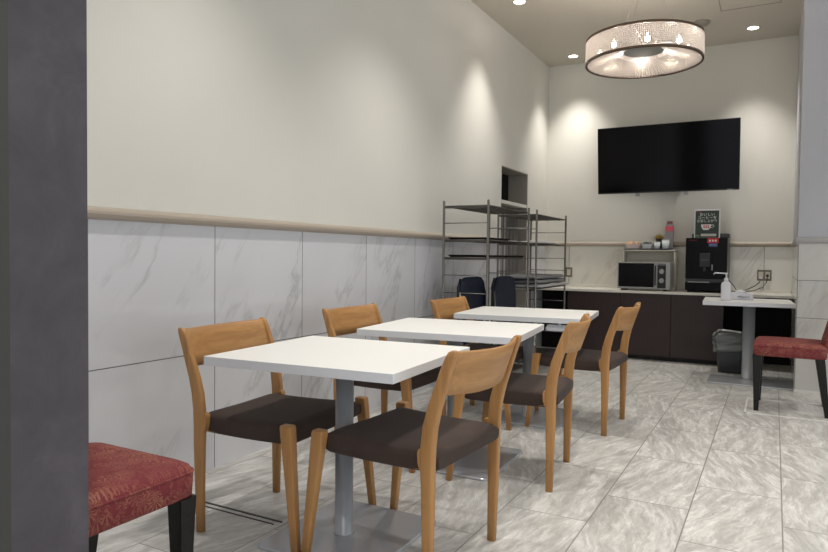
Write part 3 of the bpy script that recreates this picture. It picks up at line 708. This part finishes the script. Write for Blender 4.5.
for k in range(3): box(b, .024+.026*k, .040+.026*k, -.0026, -.0016, .515, .533)
obj('sticker_print', b, WT, t)
b = bm_new()
for k in range(5): box(b, .030+.013*k, .039+.013*k, -.0026, -.0016, .478, .486)
obj('sticker_print', b, mat('print_pale_blue', srgb(170, 180, 215), .5), t)
b = bm_new()
for k in range(8): box(b, -.165+.010*k, -.158+.010*k, -.0012, .0005, .526, .532)
obj('maker_mark', b, mat('print_red', srgb(150, 40, 44), .5), t)
for x in (-.16, .16):
    b = bm_new(); lathe(b, (x, .06, 0), [(.02, 0), (.018, .02)], 12); obj('foot', b, M_bez, t); b = bm_new(); lathe(b, (x, .40, 0), [(.02, 0), (.018, .02)], 12); obj('foot', b, M_bez, t)
# sign on the machine
t = thing('menu_sign', 'white framed dark green coffee sign standing on the coffee machine', 'sign', (-.612, 7.33, CT+.553))
b = bm_new(); box(b, -.122, .122, 0, .012, 0, .292, 0, .003); obj('frame', b, M_wplastic, t)
b = bm_new(); box(b, -.110, .110, -.002, 0, .004, .278); obj('poster', b, mat('poster_green', srgb(38, 56, 46), .4), t)
b = bm_new(); box(b, -.106, -.055, -.003, -.0018, .262, .268); obj('red_print', b, mat('poster_red', srgb(150, 52, 52), .5), t)
rx = (PI/2, 0, 0)
for k, s_ in enumerate(('おいしい', 'コーヒーを', 'お召し上がり')):
    text('lettering', s_, .036 if k < 2 else .032, WT, (0, -.003, .238-.033*k), rx, t)
b = bm_new(); prof = [(-.056, .138), (.036, .138), (.036, .118), (.030, .100), (.018, .088), (.010, .082), (-.030, .082), (-.042, .092), (-.052, .112)]
loft(b, [[(x, y, z) for x, z in prof] for y in (-.0045, -.002)], smooth=False)
tube(b, [(.034, -.0035, .130), (.058, -.0035, .132), (.066, -.0035, .118), (.054, -.0035, .106), (.030, -.0035, .108)], .0035, 6); obj('cup_emblem', b, WT, t)
b = bm_new()
for i in range(3):
    for j in range(2): box(b, -.034+.020*i, -.018+.020*i, -.0058, -.0044, .100+.016*j, .113+.016*j)
obj('emblem_print', b, mat('emblem_pink', srgb(200, 96, 110), .5), t)
b = bm_new(); box(b, -.056, .088, -.0035, -.0018, .018, .044); obj('caption_box', b, mat('caption_grey', srgb(205, 205, 198), .5), t)
b = bm_new(); box(b, -.108, -.070, -.0035, -.0018, .014, .034); obj('green_badge', b, mat('badge_green', srgb(120, 140, 84), .5), t)

# ------------------------------------------------------------------ on the side table
t = thing('pump_bottle', 'white pump sanitizer bottle standing on the table by the tiled column', 'bottle', (-.366, 6.36, .7005))
b = bm_new(); loft(b, [rrect(0, 0, .036, .030, .020, 0, 5), rrect(0, 0, .040, .034, .022, .006, 5), rrect(0, 0, .040, .034, .022, .135, 5), rrect(0, 0, .036, .030, .022, .152, 5), rrect(0, 0, .020, .020, .019, .166, 5), rrect(0, 0, .015, .015, .0145, .175, 5)]); obj('body', b, M_wplastic, t)
b = bm_new(); lathe(b, (0, 0, 0), [(.018, .174), (.018, .195), (.009, .200), (.006, .205), (.006, .228), (.013, .232), (.013, .243)], 16)
tube(b, [(0, 0, .237), (-.085, -.01, .241), (-.098, -.012, .234), (-.101, -.012, .222)], .0055, 8); obj('pump', b, M_wplastic, t)
t = thing('tissue_box', 'low white tissue box behind the pump bottle on the table by the column', 'box', (-.252, 6.60, .7005), .0)
b = bm_new(); box(b, -.088, .092, -.05, .05, 0, .062, 0, .003); obj('carton', b, mat('box_white', srgb(225, 226, 236), .5), t)
b = bm_new(); tube(b, [(-.030+.012*k, -.0515, .022+.010*(k % 2)) for k in range(9)], .0028, 5); obj('printed_mark', b, mat('print_dark', srgb(60, 60, 72), .5), t)
b = bm_new(); loft(b, [[(-.05, -.015, .062), (.04, -.015, .062), (.04, .015, .062), (-.05, .015, .062)], [(-.055, -.004, .085), (.02, -.01, .083), (.02, 0, .083), (-.055, .004, .085)]]); obj('tissue', b, M_wplastic, t)

# ------------------------------------------------------------------ outlets, cables
def outlet(x, z, w_, label, n):
    t = thing('wall_outlet', label, 'outlet', (x, YB-.001, z))
    b = bm_new(); box(b, -w_, w_, -.008, 0, -.056, .056, 0, .002); obj('cover_plate', b, mat('outlet_plate', srgb(116, 110, 98), .4, .3), t)
    for k in range(n):
        cxx = (k-(n-1)/2)*.062; b = bm_new(); box(b, cxx-.022, cxx+.022, -.011, -.007, -.036, .036, 0, .002); obj('socket', b, mat('socket_cream', srgb(205, 200, 186), .4), t)
    return t
outlet(-.09, .90, .066, 'double wall outlet with cables, above the table by the column', 2)
outlet(-2.13, .888, .038, 'single wall outlet at the far rack, low on the back wall', 1)
t = thing('power_cable', 'black power cable hanging from the double wall outlet to the worktop', 'cable', (0, 0, 0))
b = bm_new(); box(b, -.134, -.106, YB-.042, YB-.0125, .862, .885, 0, .003); obj('plug', b, M_wplastic, t)
b = bm_new(); tube(b, [(-.12, YB-.035, .868), (-.13, YB-.05, .83), (-.17, YB-.06, .79), (-.23, YB-.07, .757), (-.31, YB-.08, .7285), (-.40, YB-.08, .7285)], .0045, 6)
obj('cord', b, M_bez, t)
t = thing('power_cable', 'black power cable looping behind the pump bottle from the coffee machine', 'cable', (0, 0, 0))
b = bm_new(); box(b, -.073, -.05, YB-.042, YB-.0125, .885, .91, 0, .003); obj('plug', b, M_bez, t)
b = bm_new(); tube(b, [(-.06, YB-.04, .885), (-.068, YB-.055, .83), (-.10, YB-.06, .78), (-.17, YB-.075, .745), (-.26, 7.60, .7285), (-.33, 7.56, .7285), (-.37, 7.55, .80), (-.409, 7.54, .84)], .0045, 6)
obj('cord', b, M_bez, t)

# ------------------------------------------------------------------ trash can
t = thing('trash_can', 'grey trash can lined with a translucent bag, under the table by the column', 'trash can', (-.345, 6.90, 0))
b = bm_new(); loft(b, [rrect(0, 0, .100, .12, .03, .0), rrect(0, 0, .118, .14, .035, .34), rrect(0, 0, .113, .135, .035, .34), rrect(0, 0, .096, .116, .03, .006)]); obj('bucket', b, mat('bin_grey', srgb(72, 75, 80), .5), t)
b = bm_new(); N = 60; rings = []
for z, f in ((.20, 1.06), (.225, 1.13), (.25, 1.08), (.28, 1.16), (.31, 1.10), (.335, 1.20), (.36, 1.12), (.372, 1.0), (.34, .93)):
    base = rrect(0, 0, .118*f, .14*f, .035, z, 14); rings.append([(x*(1+.07*math.sin(i*1.9+z*60)+.04*math.sin(i*.83)), y*(1+.03*math.sin(i*1.3+z*40)), zz+.012*math.sin(i*1.1+z*9)) for i, (x, y, zz) in enumerate(base)])
loft(b, rings, cap=False); bg_ = obj('bin_bag', b, mat('bag_film', srgb(128, 132, 130), .25), t)
sm = bg_.modifiers.new('s', 'SOLIDIFY'); sm.thickness = .0015
